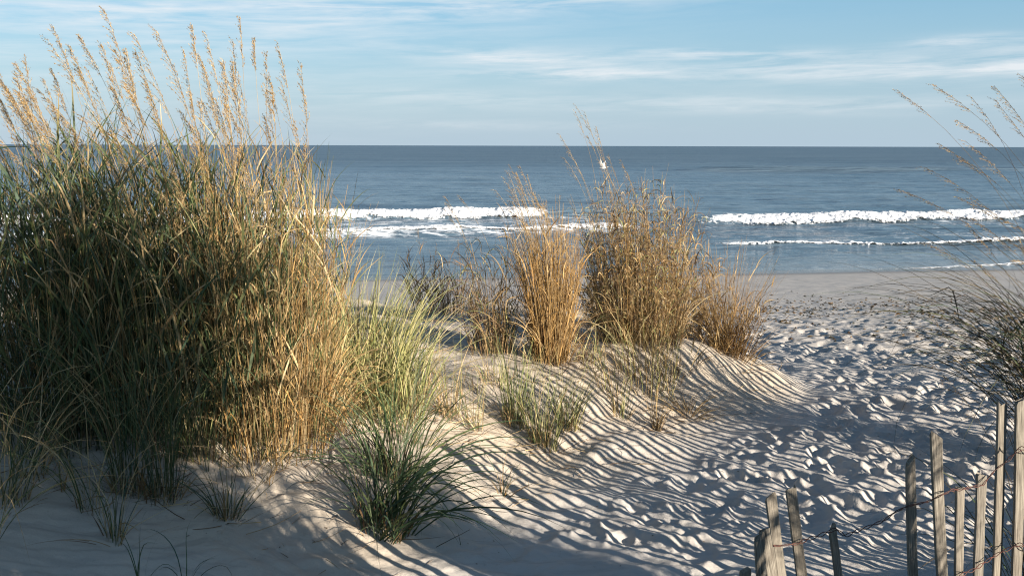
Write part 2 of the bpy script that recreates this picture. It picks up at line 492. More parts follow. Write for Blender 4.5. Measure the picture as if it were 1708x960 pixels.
breaker(OUTER_LEFT, -62, 2.4, 2.5, 0.23, 101, 'outer white breaker left of the narrow golden grass clump', 0, (5, 2.0))
breaker(INNER_LEFT, -45, 7.0, 0.9, 0.13, 111, 'thin inner line of foam left of centre, nearer than the outer breaker', 0, (4, 2.5))
breaker(OUTER_RIGHT, 7.0, 60, 2.6, 0.24, 121, 'outer white breaker right of the dune grass, thickest towards the right edge', 0, (11, 5))
breaker(INNER_RIGHT, 7.2, 55, 0.9, 0.17, 131, 'thin inner line of foam right of the dune, just off the beach', 0.0, (4, 4))
breaker(SWASH, 5.0, 40, 0.45, 0.06, 141, 'faint broken thread of foam in the shallows by the wet sand', 0.22, (3, 4))

# ------------------------------------------------------------------ grass tools
STRAW = [(0.43, 0.315, 0.155), (0.50, 0.385, 0.215), (0.35, 0.245, 0.115), (0.30, 0.205, 0.10)]
GOLD = [(0.44, 0.28, 0.105), (0.38, 0.225, 0.075), (0.50, 0.345, 0.15), (0.30, 0.175, 0.065)]
GREEN = [(0.080, 0.105, 0.038), (0.058, 0.082, 0.032), (0.12, 0.135, 0.055), (0.095, 0.12, 0.065)]
DARKGREEN = [(0.045, 0.080, 0.035), (0.035, 0.065, 0.030), (0.065, 0.10, 0.040), (0.05, 0.085, 0.05)]
LIME = [(0.36, 0.34, 0.14), (0.25, 0.265, 0.095), (0.42, 0.38, 0.19), (0.17, 0.20, 0.075)]
BROWN = [(0.20, 0.125, 0.06), (0.15, 0.09, 0.045), (0.26, 0.17, 0.085), (0.11, 0.07, 0.04)]
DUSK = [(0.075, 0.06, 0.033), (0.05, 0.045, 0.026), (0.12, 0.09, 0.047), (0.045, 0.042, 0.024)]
PAL = dict(straw=STRAW, gold=GOLD, green=GREEN, dark=DARKGREEN, lime=LIME, brown=BROWN, dusk=DUSK)


def pick(mix, n):
    names = list(mix); w = np.array([mix[k] for k in names], float); w /= w.sum()
    idx = rng.choice(len(names), n, p=w)
    sub = rng.integers(0, 4, n)
    c = np.array([PAL[names[i]][j] for i, j in zip(idx, sub)])
    return c * rng.uniform(0.78, 1.22, (n, 1))


def curve_paths(base, az, length, th0, bend, power, wind, seg, kink=None, kink_at=None, spiral=0.0):
    """n curved paths -> (n, seg+1, 3) points and tangents"""
    n = len(base)
    s = np.linspace(0, 1, seg + 1)[None]
    th = th0[:, None] + bend[:, None] * s ** power
    if kink is not None:
        th = th + kink[:, None] * smooth((s - kink_at[:, None]) / 0.08)
    a = az[:, None] + spiral * rng.normal(0, 1, (n, 1)) * s
    d = np.stack([np.sin(th) * np.cos(a), np.sin(th) * np.sin(a), np.cos(th)], -1)
    d = d + s[..., None] ** 1.5 * wind[:, None, :]
    d = d + 0.05 * rng.normal(0, 1, (n, 1, 3)) * np.sin(s * rng.uniform(4, 9, (n, 1)) + rng.uniform(0, 6, (n, 1)))[..., None]
    d /= np.linalg.norm(d, axis=-1, keepdims=True)
    P = np.empty_like(d); P[:, 0] = base
    P[:, 1:] = base[:, None] + np.cumsum((d[:, :-1] + d[:, 1:]) * 0.5 * (length / seg)[:, None, None], 1)
    return P, d


def ribbons(P, D, width, c_base, c_tip, tip_from=0.5, shape='leaf'):
    n, k, _ = P.shape
    s = np.linspace(0, 1, k)[None]
    r = rng.normal(0, 1, (n, 1, 3)); r[..., 2] *= 0.4
    tw = rng.normal(0, 1, (n, 1, 3)) * 0.8
    rr = r + tw * s[..., None]
    side = np.cross(D, rr); side /= np.linalg.norm(side, axis=-1, keepdims=True) + 1e-6
    if shape == 'leaf': prof = (0.55 + 0.45 * smooth(s / 0.25)) * (1 - s ** 2.2) + 0.05
    else: prof = 1 - 0.55 * s
    hw = 0.5 * width[:, None] * prof
    V = np.stack([P - side * hw[..., None], P + side * hw[..., None]], 2)   # n,k,2,3
    t = smooth((s - tip_from) / (1.0001 - tip_from))[..., None]
    C = c_base[:, None] * (1 - t) + c_tip[:, None] * t
    C = np.repeat(C[:, :, None], 2, 2)
    b = np.arange(n)[:, None] * (2 * k) + np.arange(k - 1)[None] * 2
    Fq = np.stack([b, b + 1, b + 3, b + 2], -1).reshape(-1, 4)
    return V.reshape(-1, 3), Fq, C.reshape(-1, 3)


def tubes(P, D, rad, c_base, c_tip):
    """three sided thin stems"""
    n, k, _ = P.shape
    s = np.linspace(0, 1, k)[None]
    r = np.array([0.31, 0.87, 0.2])
    s1 = np.cross(D, r); s1 /= np.linalg.norm(s1, axis=-1, keepdims=True) + 1e-6
    s2 = np.cross(D, s1)
    hw = (rad[:, None] * (1 - 0.6 * s))[..., None]
    ring = [P + hw * (math.cos(a) * s1 + math.sin(a) * s2) for a in (0, 2.094, 4.189)]
    V = np.stack(ring, 2)
    C = c_base[:, None] * (1 - s[..., None]) + c_tip[:, None] * s[..., None]
    C = np.repeat(C[:, :, None], 3, 2)
    b = np.arange(n)[:, None] * (3 * k) + np.arange(k - 1)[None] * 3
    f = []
    for j in range(3):
        j2 = (j + 1) % 3
        f.append(np.stack([b + j, b + j2, b + 3 + j2, b + 3 + j], -1).reshape(-1, 4))
    return V.reshape(-1, 3), np.concatenate(f), C.reshape(-1, 3)


def join(parts):
    Vs, Fs, Cs, o = [], [], [], 0
    for V, Fq, C in parts:
        Vs.append(V); Fs.append(Fq + o); Cs.append(C); o += len(V)
    return np.concatenate(Vs), np.concatenate(Fs), np.concatenate(Cs)


def emit(name, parts, mat, root):
    V, Fq, C = join(parts)
    return new_mesh_obj(name, V, Fq, mat, root, {'tint': C})


def spots(n, cx, cy, rx, ry, power=0.6):
    a = rng.uniform(0, 2 * math.pi, n); r = rng.random(n) ** power
    x = cx + np.cos(a) * r * rx; y = cy + np.sin(a) * r * ry
    return x, y, a, r


WIND = np.array([-0.20, 0.03, 0.0])


def seed_head(root_stalk, P, D, plume_len, n_br, mix, size, side_az, open_=0.35, density=7):
    """feathery panicle on the last stretch of a stalk; P, D are its own points"""
    seglen = np.linalg.norm(np.diff(P, axis=0), axis=1)
    cum = np.concatenate([[0], np.cumsum(seglen)]); tot = cum[-1]
    start = tot - plume_len
    t = start + (np.arange(n_br) + rng.random(n_br)) / n_br * (tot * 0.995 - start)
    base = np.stack([np.interp(t, cum, P[:, i]) for i in range(3)], 1)
    dirs = np.stack([np.interp(t, cum, D[:, i]) for i in range(3)], 1)
    az = side_az + rng.normal(0, 0.9, n_br)
    outw = np.stack([np.cos(az), np.sin(az), np.full(n_br, -0.05)], 1)
    frac = (t - start) / plume_len
    L = plume_len * (0.36 - 0.24 * frac) * rng.uniform(0.6, 1.15, n_br)
    k = density
    s = np.linspace(0.12, 1, k)[None, :, None]
    d0 = dirs[:, None] + outw[:, None] * open_ * rng.uniform(0.4, 1.4, (n_br, 1, 1))
    d0 = d0 / np.linalg.norm(d0, axis=-1, keepdims=True)
    droop = outw[:, None] * 0.35 + np.array([WIND[0], 0, -0.30])
    B = base[:, None] + L[:, None, None] * (s * d0 + s ** 2 * 0.4 * droop)
    bd = d0 + 0.8 * s * droop; bd = bd / np.linalg.norm(bd, axis=-1, keepdims=True)
    full = np.concatenate([base[:, None], B], 1)
    fd = np.concatenate([d0 * np.ones((1, 1, 1)), bd], 1)
    cb = pick(mix, n_br)
    out = [ribbons(full, fd, np.full(n_br, 0.0016 * size), cb * 0.8, cb, 0.5, 'stem')]
    # spikelets: small lens-shaped scales along each branchlet, two per node
    for rep in range(2):
        C0 = B.reshape(-1, 3); dd = bd.reshape(-1, 3)
        m = len(C0)
        dd = dd + rng.normal(0, 0.22, (m, 3)); dd /= np.linalg.norm(dd, axis=1, keepdims=True)
        C0 = C0 + rng.normal(0, 0.003 * size, (m, 3))
        sd = np.cross(dd, rng.normal(0, 1, (m, 3))); sd /= np.linalg.norm(sd, axis=1, keepdims=True) + 1e-6
        ln = 0.0105 * size * rng.uniform(0.6, 1.4, (m, 1)); wd = 0.0014 * size * rng.uniform(0.6, 1.4, (m, 1))
        V = np.stack([C0, C0 + dd * ln * .5 + sd * wd, C0 + dd * ln * 1.1, C0 + dd * ln * .5 - sd * wd], 1).reshape(-1, 3)
        Fq = np.arange(m * 4).reshape(-1, 4)
        out.append((V, Fq, np.repeat(pick(mix, m), 4, 0)))
    return emit('seed_head', out, M_SEED, root_stalk)


def clump(name, label, cat, group, cx, cy, rx, ry, stems=None, basal=None, heads=None, wind=WIND, zshift=0.0):
    """one plant: stems with leaves, basal leaf blades, seed stalks with heads"""
    loc = np.array([cx, cy, H(cx, cy) + zshift])
    root = empty(name, loc, label, cat, group)
    def base_pts(n, power=0.6, f=1.0):
        x, y, a, r = spots(n, cx, cy, rx * f, ry * f, power)
        z = base_height(x, y)[0] - 0.02 + zshift
        return np.stack([x, y, z], 1) - loc, a, r
    if stems:
        n = stems['n']; B, a, r = base_pts(n)
        L = rng.uniform(*stems['h'], n) * (1 - 0.22 * r)
        az = a + rng.normal(0, 0.6, n)
        th0 = np.abs(rng.normal(0, 0.05, n)) + stems.get('splay', 0.12) * r
        bend = rng.normal(0.10, 0.10, n)
        w = wind[None] * rng.uniform(0.5, 1.5, (n, 1))
        P, D = curve_paths(B, az, L, th0, bend, 1.5, w, 9)
        cb = pick(stems['mix'], n); ct = pick(stems.get('tipmix', stems['mix']), n)
        emit('stems', [tubes(P, D, rng.uniform(0.7, 1.15, n) * stems.get('rad', 0.0020), cb, ct)], M_STEM, root)
        m = stems['leaves']
        if m:
            i = rng.integers(0, n, m)
            f = rng.uniform(stems.get('lo', 0.12), stems.get('hi', 0.95), m) * 9
            k = np.minimum(f.astype(int), 8); q = (f - k)[:, None]
            LB = P[i, k] * (1 - q) + P[i, k + 1] * q
            LL = rng.uniform(*stems['leaf_len'], m)
            la = rng.uniform(0, 2 * math.pi, m)
            lt = rng.uniform(0.12, 0.55, m); lb = rng.uniform(*stems.get('leaf_bend', (0.2, 1.6)), m)
            kk = np.where(rng.random(m) < stems.get('kink', 0.2), rng.uniform(0.6, 1.9, m), 0)
            LP, LD = curve_paths(LB, la, LL, lt, lb, 1.4, wind[None] * rng.uniform(0.3, 1.6, (m, 1)), 8, kk, rng.uniform(0.3, 0.7, m), 0.3)
            lc = pick(stems['leafmix'], m); ltip = pick(stems.get('leaftip', stems['leafmix']), m)
            emit('leaves', [ribbons(LP, LD, rng.uniform(*stems.get('leaf_w', (0.004, 0.009)), m), lc, ltip, 0.45)], M_LEAF, root)
    if basal:
        lst = basal if isinstance(basal, list) else [basal]
        for bs in lst:
            n = bs['n']; B, a, r = base_pts(n, bs.get('power', 0.6), bs.get('f', 1.0))
            L = rng.uniform(*bs['len'], n)
            az = (bs['az'] if 'az' in bs else a) + rng.normal(0, bs.get('azj', 0.7), n)
            th0 = rng.uniform(*bs.get('tilt', (0.02, 0.35)), n) * (0.35 + 0.65 * r)
            bend = rng.uniform(*bs.get('bend', (0.2, 1.2)), n)
            kk = np.where(rng.random(n) < bs.get('kink', 0.08), rng.uniform(0.5, 1.7, n), 0)
            P, D = curve_paths(B, az, L, th0, bend, bs.get('pow', 1.6), (wind if 'wind' not in bs else np.array(bs['wind']))[None] * rng.uniform(0.3, 1.5, (n, 1)), 10, kk, rng.uniform(0.35, 0.75, n), 0.25)
            lc = pick(bs['mix'], n); lt = pick(bs.get('tip', bs['mix']), n)
            emit(bs.get('name', 'leaf_blades'), [ribbons(P, D, rng.uniform(*bs.get('w', (0.0035, 0.0065)), n), lc, lt, bs.get('tip_from', 0.5))], M_LEAF, root)
    if heads:
        lst = heads if isinstance(heads, list) else [heads]
        for hd in lst:
            n = hd['n']; B, a, r = base_pts(n, 0.55, hd.get('f', 0.95))
            L = rng.uniform(*hd['h'], n)
            for j in range(n):
                azj = rng.normal(hd.get('az', math.pi), hd.get('azj', 0.7))
                P, D = curve_paths(B[j:j + 1], np.array([azj]), L[j:j + 1], np.array([abs(rng.normal(0, 0.05))]),
                                   rng.uniform(*hd.get('bend', (0.1, 0.5)), 1), hd.get('pow', 2.2),
                                   (np.array(hd.get('wind', wind)) * rng.uniform(0.4, 1.6))[None], 14)
                cb = pick(hd.get('stemmix', {'straw': 1}), 1); ct = pick(hd.get('stemmix', {'straw': 1}), 1)
                st = emit('seed_stalk', [tubes(P, D, np.array([hd.get('rad', 0.0019)]), cb, ct)], M_STEM, root)
                pl = rng.uniform(*hd.get('plume', (0.22, 0.42)))
                if pl > 0:
                    seed_head(st, P[0], D[0], pl, max(9, int(hd.get('br', 16) * rng.uniform(0.8, 1.3))), hd.get('mix', {'gold': 2, 'straw': 2}),
                              hd.get('size', 1.0), azj, hd.get('open', 0.35), hd.get('density', 7))
    return root


def gp(px, py):
    p = ground(px, py)
    return float(p[0]), float(p[1])


# ------------------------------------------------------------------ plants
G_BIG = 'tall plumed grass clumps of the big stand'
G_DUNE = 'grass clumps along the dune crest'
G_TUFT = 'low grass tufts on the dune'

x, y = gp(445, 738)
clump('sea_oats_plant', 'tall golden straw clump at the right edge of the big plumed stand', 'beach plant', G_BIG, x, y + 0.12, 0.29, 0.36,
      stems=dict(n=640, h=(0.95, 1.62), mix={'gold': 3, 'straw': 3, 'green': 2}, leaves=1900, leaf_len=(0.14, 0.40), leaf_w=(0.003, 0.008), leafmix={'gold': 2, 'straw': 3, 'green': 3, 'lime': 1}, splay=0.10, kink=0.08, leaf_bend=(0.1, 1.0)),
      basal=dict(n=260, len=(0.3, 0.7), mix={'straw': 3, 'brown': 1, 'gold': 2}, bend=(0.3, 1.8), tilt=(0.1, 0.6)),
      heads=dict(n=44, h=(1.35, 2.0), mix={'gold': 2, 'straw': 3}, bend=(-0.1, 0.3), plume=(0.16, 0.32), br=13, open=0.12, density=7), wind=np.array([-0.07, 0.02, 0]))
x, y = gp(255, 745)
clump('sea_oats_plant', 'tall dense green clump with golden plumes, in the middle of the big stand', 'beach plant', G_BIG, x, y + 0.25, 0.50, 0.42,
      stems=dict(n=560, h=(1.00, 1.55), mix={'green': 5, 'straw': 2, 'dark': 2}, tipmix={'straw': 2, 'gold': 2, 'green': 1}, leaves=2600, leaf_len=(0.18, 0.55), leaf_w=(0.003, 0.013), leafmix={'green': 5, 'dark': 3, 'straw': 1}, leaftip={'green': 3, 'straw': 2}, splay=0.08, kink=0.10, leaf_bend=(0.1, 1.1)),
      basal=dict(n=300, len=(0.3, 0.9), mix={'green': 3, 'brown': 1, 'straw': 1}, bend=(0.2, 1.4)),
      heads=dict(n=46, h=(1.40, 2.04), mix={'gold': 2, 'straw': 4}, bend=(0.0, 0.55), plume=(0.22, 0.42), br=17, open=0.15, density=8))
x, y = gp(40, 750)
clump('sea_oats_plant', 'tall dark green clump with drooping tan plumes, at the left end of the big stand', 'beach plant', G_BIG, x, y + 0.25, 0.48, 0.42,
      stems=dict(n=450, h=(0.9, 1.42), mix={'green': 4, 'straw': 2, 'dark': 3}, tipmix={'straw': 2, 'gold': 1, 'green': 1}, leaves=2100, leaf_len=(0.18, 0.55), leaf_w=(0.0035, 0.009), leafmix={'green': 4, 'dark': 4, 'straw': 1}, splay=0.10, kink=0.12, leaf_bend=(0.1, 1.2)),
      basal=dict(n=260, len=(0.3, 0.9), mix={'green': 2, 'dark': 2, 'brown': 1, 'straw': 1}, bend=(0.2, 1.6)),
      heads=dict(n=26, h=(1.35, 1.95), mix={'gold': 3, 'straw': 3}, bend=(0.1, 0.6), plume=(0.22, 0.42), br=17, open=0.15, density=8))

# yellow-green beach grass right of the stand
x, y = gp(588, 690)
clump('beachgrass_plant', 'yellow green arching tuft right beside the big golden stand', 'beach plant', G_TUFT, x, y + 0.15, 0.25, 0.24, wind=np.array([-.06, 0, 0]),
      basal=[dict(n=640, len=(0.5, 0.95), mix={'lime': 6, 'green': 1}, tip={'straw': 1, 'lime': 5}, bend=(0.1, 1.2), tilt=(0.02, 0.4)),
             dict(n=120, len=(0.2, 0.5), mix={'straw': 3, 'brown': 1}, name='dry_blades', bend=(0.6, 2.2), tilt=(0.2, 0.7))])
x, y = gp(645, 694)
clump('beachgrass_plant', 'greener bushy tuft behind the dark arching tuft in the foreground', 'beach plant', G_TUFT, x, y + 0.05, 0.20, 0.20,
      basal=[dict(n=320, len=(0.40, 0.80), mix={'green': 2, 'lime': 4}, tip={'lime': 2, 'straw': 2}, bend=(0.2, 1.5), tilt=(0.02, 0.45)),
             dict(n=80, len=(0.2, 0.4), mix={'straw': 3, 'brown': 1}, name='dry_blades', bend=(0.6, 2.2), tilt=(0.2, 0.7))])
x, y = gp(520, 715)
clump('beachgrass_plant', 'tangled straw coloured tuft at the foot of the golden clump', 'beach plant', G_TUFT, x, y + 0.1, 0.20, 0.16,
      basal=dict(n=260, len=(0.25, 0.75), mix={'straw': 4, 'gold': 2, 'lime': 1}, bend=(0.5, 2.2), tilt=(0.05, 0.7), kink=0.25))
# dark foreground tuft
x, y = gp(640, 885)
clump('beachgrass_plant', 'large dark green tuft with long blades arching right, nearest in the foreground', 'beach plant', G_TUFT, x, y, 0.12, 0.10,
      basal=[dict(n=95, azj=1.3, len=(0.24, 0.78), mix={'dark': 5, 'green': 2}, bend=(0.5, 1.9), tilt=(0.05, 0.6), w=(0.004, 0.0075), wind=(0.22, -0.05, 0)),
             dict(n=48, len=(0.55, 0.95), mix={'dark': 4, 'green': 1}, bend=(1.2, 1.9), tilt=(0.4, 0.9), w=(0.006, 0.011), az=-0.35, azj=0.5, wind=(0.35, -0.2, 0), power=0.5),
             dict(n=60, len=(0.08, 0.3), mix={'straw': 3, 'brown': 3}, name='dry_blades', bend=(0.1, 1.2), tilt=(0.05, 0.5))])
x, y = gp(655, 800)
clump('beachgrass_plant', 'dark green tuft with blades splaying left, just behind the nearest one', 'beach plant', G_TUFT, x, y, 0.11, 0.09,
      basal=[dict(n=110, azj=1.2, len=(0.35, 0.80), mix={'dark': 3, 'green': 3}, bend=(0.2, 1.5), tilt=(0.02, 0.55), w=(0.004, 0.007)),
             dict(n=18, len=(0.45, 0.65), mix={'dark': 3}, bend=(1.2, 1.7), tilt=(0.6, 1.0), w=(0.005, 0.007), wind=(-0.6, 0, 0)),
             dict(n=50, len=(0.1, 0.3), mix={'straw': 3, 'brown': 3}, name='dry_blades', bend=(0.1, 1.2), tilt=(0.05, 0.5))])

# shaded foreground tufts on the left
def small_tuft(px, py, label, n, ln, mix, rx=0.05, bend=(0.3, 1.4), tilt=(0.02, 0.45), dry=14, tip=None, w=(0.0024, 0.0048), wind=WIND, drylen=(0.06, 0.2)):
    x, y = gp(px, py)
    bs = [dict(n=n, len=ln, mix=mix, tip=tip or mix, bend=bend, tilt=tilt, w=w)]
    if dry: bs.append(dict(n=dry, len=drylen, mix={'straw': 3, 'brown': 3, 'gold': 1}, name='dry_blades', bend=(0.0, 0.9), tilt=(0.02, 0.5)))
    if dry >= 10: bs.append(dict(n=dry, len=(0.08, 0.34), mix={'straw': 2, 'brown': 3}, name='thatch', bend=(0.2, 0.7), tilt=(1.1, 1.5), azj=1.5, w=(0.0018, 0.004), f=1.6))
    return clump('beachgrass_plant', label, 'beach plant', G_TUFT, x, y, rx, rx * 0.8, basal=bs, wind=wind)


small_tuft(192, 900, 'small sparse tuft with brown stubs on shaded sand, nearest at lower left', 26, (0.25, 0.55), {'green': 3, 'dark': 2, 'straw': 1}, 0.035)
small_tuft(212, 812, 'tall loose green tuft in front of the big stand, left of its twin', 70, (0.5, 1.0), {'green': 4, 'dark': 2, 'straw': 1}, 0.07, tilt=(0.02, 0.3), bend=(0.1, 1.1), dry=30)
small_tuft(268, 826, 'tall loose green tuft with a bushy tan base, right of its twin', 80, (0.45, 0.9), {'green': 4, 'dark': 2, 'straw': 1}, 0.075, tilt=(0.02, 0.35), bend=(0.1, 1.2), dry=40)
small_tuft(376, 860, 'low tuft with fanned green blades and orange stubs on shaded sand', 44, (0.2, 0.5), {'green': 3, 'dark': 2, 'straw': 1}, 0.045, tilt=(0.1, 0.7), dry=26)
small_tuft(8, 832, 'drooping straw and green tuft at the left edge', 70, (0.4, 0.95), {'straw': 3, 'green': 3, 'dark': 1}, 0.09, tilt=(0.05, 0.6), bend=(0.6, 1.9), dry=20, wind=np.array([0.25, -0.1, 0]))
small_tuft(105, 815, 'thin upright stalk of dry grass before the dark stand', 7, (0.25, 0.5), {'straw': 3, 'green': 1}, 0.015, dry=5)
small_tuft(55, 800, 'thin tuft of pale bent blades at the foot of the dark left clump', 34, (0.35, 0.75), {'straw': 3, 'green': 3}, 0.06, bend=(0.5, 1.9), dry=12)
small_tuft(330, 765, 'green tuft with one yellowed blade under the big stand', 60, (0.3, 0.65), {'green': 4, 'lime': 1, 'straw': 1}, 0.09, dry=20)
small_tuft(235, 985, 'few dark blades rising from the bottom edge, the left pair', 7, (0.22, 0.34), {'dark': 3, 'green': 1}, 0.015, dry=0, wind=np.array([0.25, 0, 0]))
small_tuft(312, 990, 'few dark blades bending right from the bottom edge', 6, (0.22, 0.36), {'dark': 3}, 0.012, dry=0, bend=(1.0, 1.9), wind=np.array([0.45, 0, 0]))
small_tuft(838, 828, 'tiny sparse sprig alone on the sand right of the dark tufts', 11, (0.16, 0.36), {'dark': 3, 'green': 1, 'straw': 1}, 0.02, tilt=(0.05, 0.6), dry=10, wind=np.array([0.12, 0, 0]))
small_tuft(150, 850, 'loose sprawl of thin arching straw blades on shaded sand at far left', 30, (0.35, 0.8), {'straw': 3, 'green': 3}, 0.05, bend=(1.0, 2.2), tilt=(0.1, 0.8), dry=4)
small_tuft(-30, 900, 'long pale blades arching in over the sand from the left edge', 34, (0.5, 0.95), {'straw': 4, 'green': 2}, 0.06, bend=(0.9, 2.0), tilt=(0.2, 0.8), dry=4, wind=np.array([0.45, -0.05, 0]))
small_tuft(430, 800, 'thin spreading green blades just left of the dark arching tufts', 22, (0.25, 0.6), {'green': 3, 'straw': 3}, 0.06, bend=(0.8, 2.0), tilt=(0.2, 0.9), dry=6)
small_tuft(700, 745, 'long thin green blades arching low to the right over the striped sand', 26, (0.4, 0.8), {'green': 3, 'dark': 2, 'straw': 2}, 0.06, bend=(0.9, 2.0), tilt=(0.2, 0.8), dry=6, wind=np.array([0.5, -0.05, 0]))
# middle of the dune
small_tuft(860, 704, 'upright grey green tuft with tan base, mid dune', 100, (0.32, 0.64), {'green': 3, 'lime': 3}, 0.075, tilt=(0.02, 0.32), bend=(0.05, 0.7), dry=30, wind=np.array([0.03, 0, 0]))
small_tuft(908, 745, 'green and straw tuft leaning right, front of the mid dune pair', 110, (0.28, 0.58), {'green': 2, 'lime': 3, 'straw': 1}, 0.07, tilt=(0.02, 0.5), bend=(0.1, 0.9), dry=34, wind=np.array([0.30, 0, 0]))
small_tuft(948, 716, 'pale green tuft leaning right, back of the mid dune pair', 100, (0.28, 0.56), {'green': 1, 'lime': 4, 'straw': 1}, 0.06, tilt=(0.02, 0.5), bend=(0.1, 0.9), dry=24, wind=np.array([0.25, 0, 0]))
small_tuft(750, 692, 'thin pale upright tuft right of the yellow green tuft', 50, (0.32, 0.64), {'straw': 3, 'lime': 2}, 0.06, tilt=(0.02, 0.3), bend=(0.1, 0.8), dry=22)
small_tuft(795, 655, 'thin leaning straw stems between the dune tufts', 10, (0.25, 0.45), {'straw': 3, 'lime': 1}, 0.03, dry=6, wind=np.array([0.2, 0, 0]))
small_tuft(1095, 712, 'small tan tuft fanning right on the striped dune slope', 26, (0.16, 0.34), {'straw': 4, 'gold': 2, 'lime': 1}, 0.03, tilt=(0.05, 0.5), bend=(0.0, 0.6), dry=24, wind=np.array([0.28, 0, 0]))
small_tuft(1150, 690, 'flattened mat of tan straw lying on the striped slope', 90, (0.14, 0.32), {'straw': 4, 'brown': 1, 'gold': 1}, 0.06, tilt=(0.9, 1.4), bend=(0.2, 0.6), dry=0, wind=np.array([0.55, -0.35, 0]))
small_tuft(1020, 655, 'sparse green sprigs below the wide dry clump', 40, (0.2, 0.42), {'lime': 3, 'green': 1, 'straw': 2}, 0.12, dry=14, bend=(0.0, 0.6))
small_tuft(1075, 640, 'thin mixed green and straw stems in front of the wide dry clump', 130, (0.25, 0.55), {'lime': 3, 'straw': 4}, 0.20, dry=60, bend=(0.0, 0.9), tilt=(0.0, 0.3))

small_tuft(985, 606, 'low wispy straw tuft at the foot of the narrow golden clump, on its right', 40, (0.14, 0.36), {'straw': 4, 'lime': 2, 'brown': 1}, 0.10, dry=16, bend=(0.1, 1.0))
small_tuft(1122, 622, 'low wispy tan tuft on the lit slope below the rusty clump', 30, (0.10, 0.26), {'straw': 4, 'brown': 2}, 0.09, dry=16, bend=(0.1, 1.0))
small_tuft(700, 655, 'pale straw tuft half hidden behind the dark arching tufts', 60, (0.22, 0.5), {'straw': 4, 'lime': 3}, 0.10, dry=24, bend=(0.2, 1.3))
small_tuft(790, 712, 'thin grey green sprig alone left of the upright mid dune tuft', 26, (0.2, 0.46), {'green': 2, 'lime': 3, 'straw': 2}, 0.05, dry=12, bend=(0.1, 1.0))
small_tuft(1035, 690, 'small thin green tuft on the striped slope left of the tan fan', 30, (0.16, 0.36), {'green': 1, 'lime': 3, 'straw': 2}, 0.05, dry=12, bend=(0.1, 0.9))
small_tuft(825, 640, 'pale straw sprigs behind the upright mid dune tuft', 40, (0.18, 0.42), {'straw': 4, 'lime': 3}, 0.09, dry=16, bend=(0.1, 1.0))
# crest clumps
x, y = gp(918, 598)
clump('dry_sea_oats_plant', 'narrow upright orange gold clump with feathery tips on the dune crest', 'beach plant', G_DUNE, x, y + 0.05, 0.115, 0.14,
      stems=dict(n=430, h=(0.75, 1.16), mix={'gold': 5, 'straw': 3, 'brown': 1}, leaves=260, leaf_len=(0.10, 0.30), leafmix={'gold': 4, 'straw': 2}, splay=0.13, rad=0.0021),
      basal=[dict(n=110, len=(0.2, 0.7), mix={'gold': 2, 'straw': 2, 'brown': 1}, bend=(0.3, 1.8), tilt=(0.1, 0.6), f=1.15), dict(n=70, len=(0.10, 0.42), mix={'straw': 3, 'brown': 2, 'lime': 1}, bend=(0.1, 1.2), tilt=(0.1, 0.9), f=2.1, power=0.5, name='stray_shoots')],
      heads=dict(n=24, h=(1.05, 1.34), mix={'gold': 1, 'straw': 2, 'brown': 1}, bend=(0.1, 0.5), plume=(0.14, 0.24), br=7, open=0.3, density=5, size=0.8), wind=np.array([-0.12, 0, 0]))
x, y = gp(1070, 575)
clump('dry_sea_oats_plant', 'wide bushy dry clump with curled tan leaves, biggest on the dune crest', 'beach plant', G_DUNE, x, y + 0.12, 0.30, 0.24,
      stems=dict(n=420, h=(0.72, 1.34), mix={'straw': 3, 'gold': 2, 'brown': 2}, leaves=4200, leaf_len=(0.05, 0.17), leaf_w=(0.0025, 0.007), leaf_bend=(0.4, 3.0), kink=0.5, leafmix={'straw': 4, 'gold': 2, 'lime': 2, 'brown': 5}, splay=0.10),
      basal=[dict(n=320, len=(0.2, 0.7), mix={'straw': 3, 'brown': 2, 'lime': 1}, bend=(0.2, 1.6), tilt=(0.1, 0.5)), dict(n=150, len=(0.10, 0.45), mix={'straw': 3, 'brown': 2, 'lime': 2}, bend=(0.1, 1.2), tilt=(0.1, 0.9), f=1.6, power=0.5, name='stray_shoots')],
      heads=dict(n=13, h=(1.30, 1.78), mix={'straw': 3, 'gold': 1}, bend=(0.1, 0.6), plume=(0.12, 0.26), br=6, open=0.2, density=5, size=0.8), wind=np.array([-0.10, 0, 0]))
x, y = gp(1212, 582)
clump('dry_sea_oats_plant', 'low spreading rusty tan clump at the right end of the dune crest', 'beach plant', G_DUNE, x, y, 0.12, 0.10,
      stems=dict(n=230, h=(0.45, 0.98), mix={'gold': 3, 'straw': 2, 'brown': 2}, leaves=150, leaf_len=(0.08, 0.2), leafmix={'straw': 2, 'brown': 2, 'gold': 1}, splay=0.42, rad=0.0018),
      basal=dict(n=220, len=(0.12, 0.50), mix={'gold': 2, 'straw': 3, 'brown': 2}, bend=(0.1, 1.2), tilt=(0.1, 1.1), f=1.7), wind=np.array([0, 0, 0]))
x, y = gp(820, 585)
clump('dry_sea_oats_plant', 'thin brownish clump with long bare stalks left of the narrow golden one', 'beach plant', G_DUNE, x, y, 0.15, 0.14,
      stems=dict(n=70, h=(0.45, 0.85), mix={'straw': 2, 'brown': 3}, leaves=170, leaf_len=(0.12, 0.34), leafmix={'straw': 2, 'brown': 2, 'lime': 1}, leaf_bend=(0.4, 2.0), splay=0.25),
      basal=dict(n=110, len=(0.2, 0.6), mix={'straw': 2, 'brown': 2, 'lime': 1}, bend=(0.2, 1.6)),
      heads=dict(n=4, h=(0.95, 1.2), mix={'straw': 1, 'brown': 1}, bend=(0.3, 0.8), plume=(0.10, 0.2), br=6, density=5, size=0.8))
x, y = gp(740, 520)
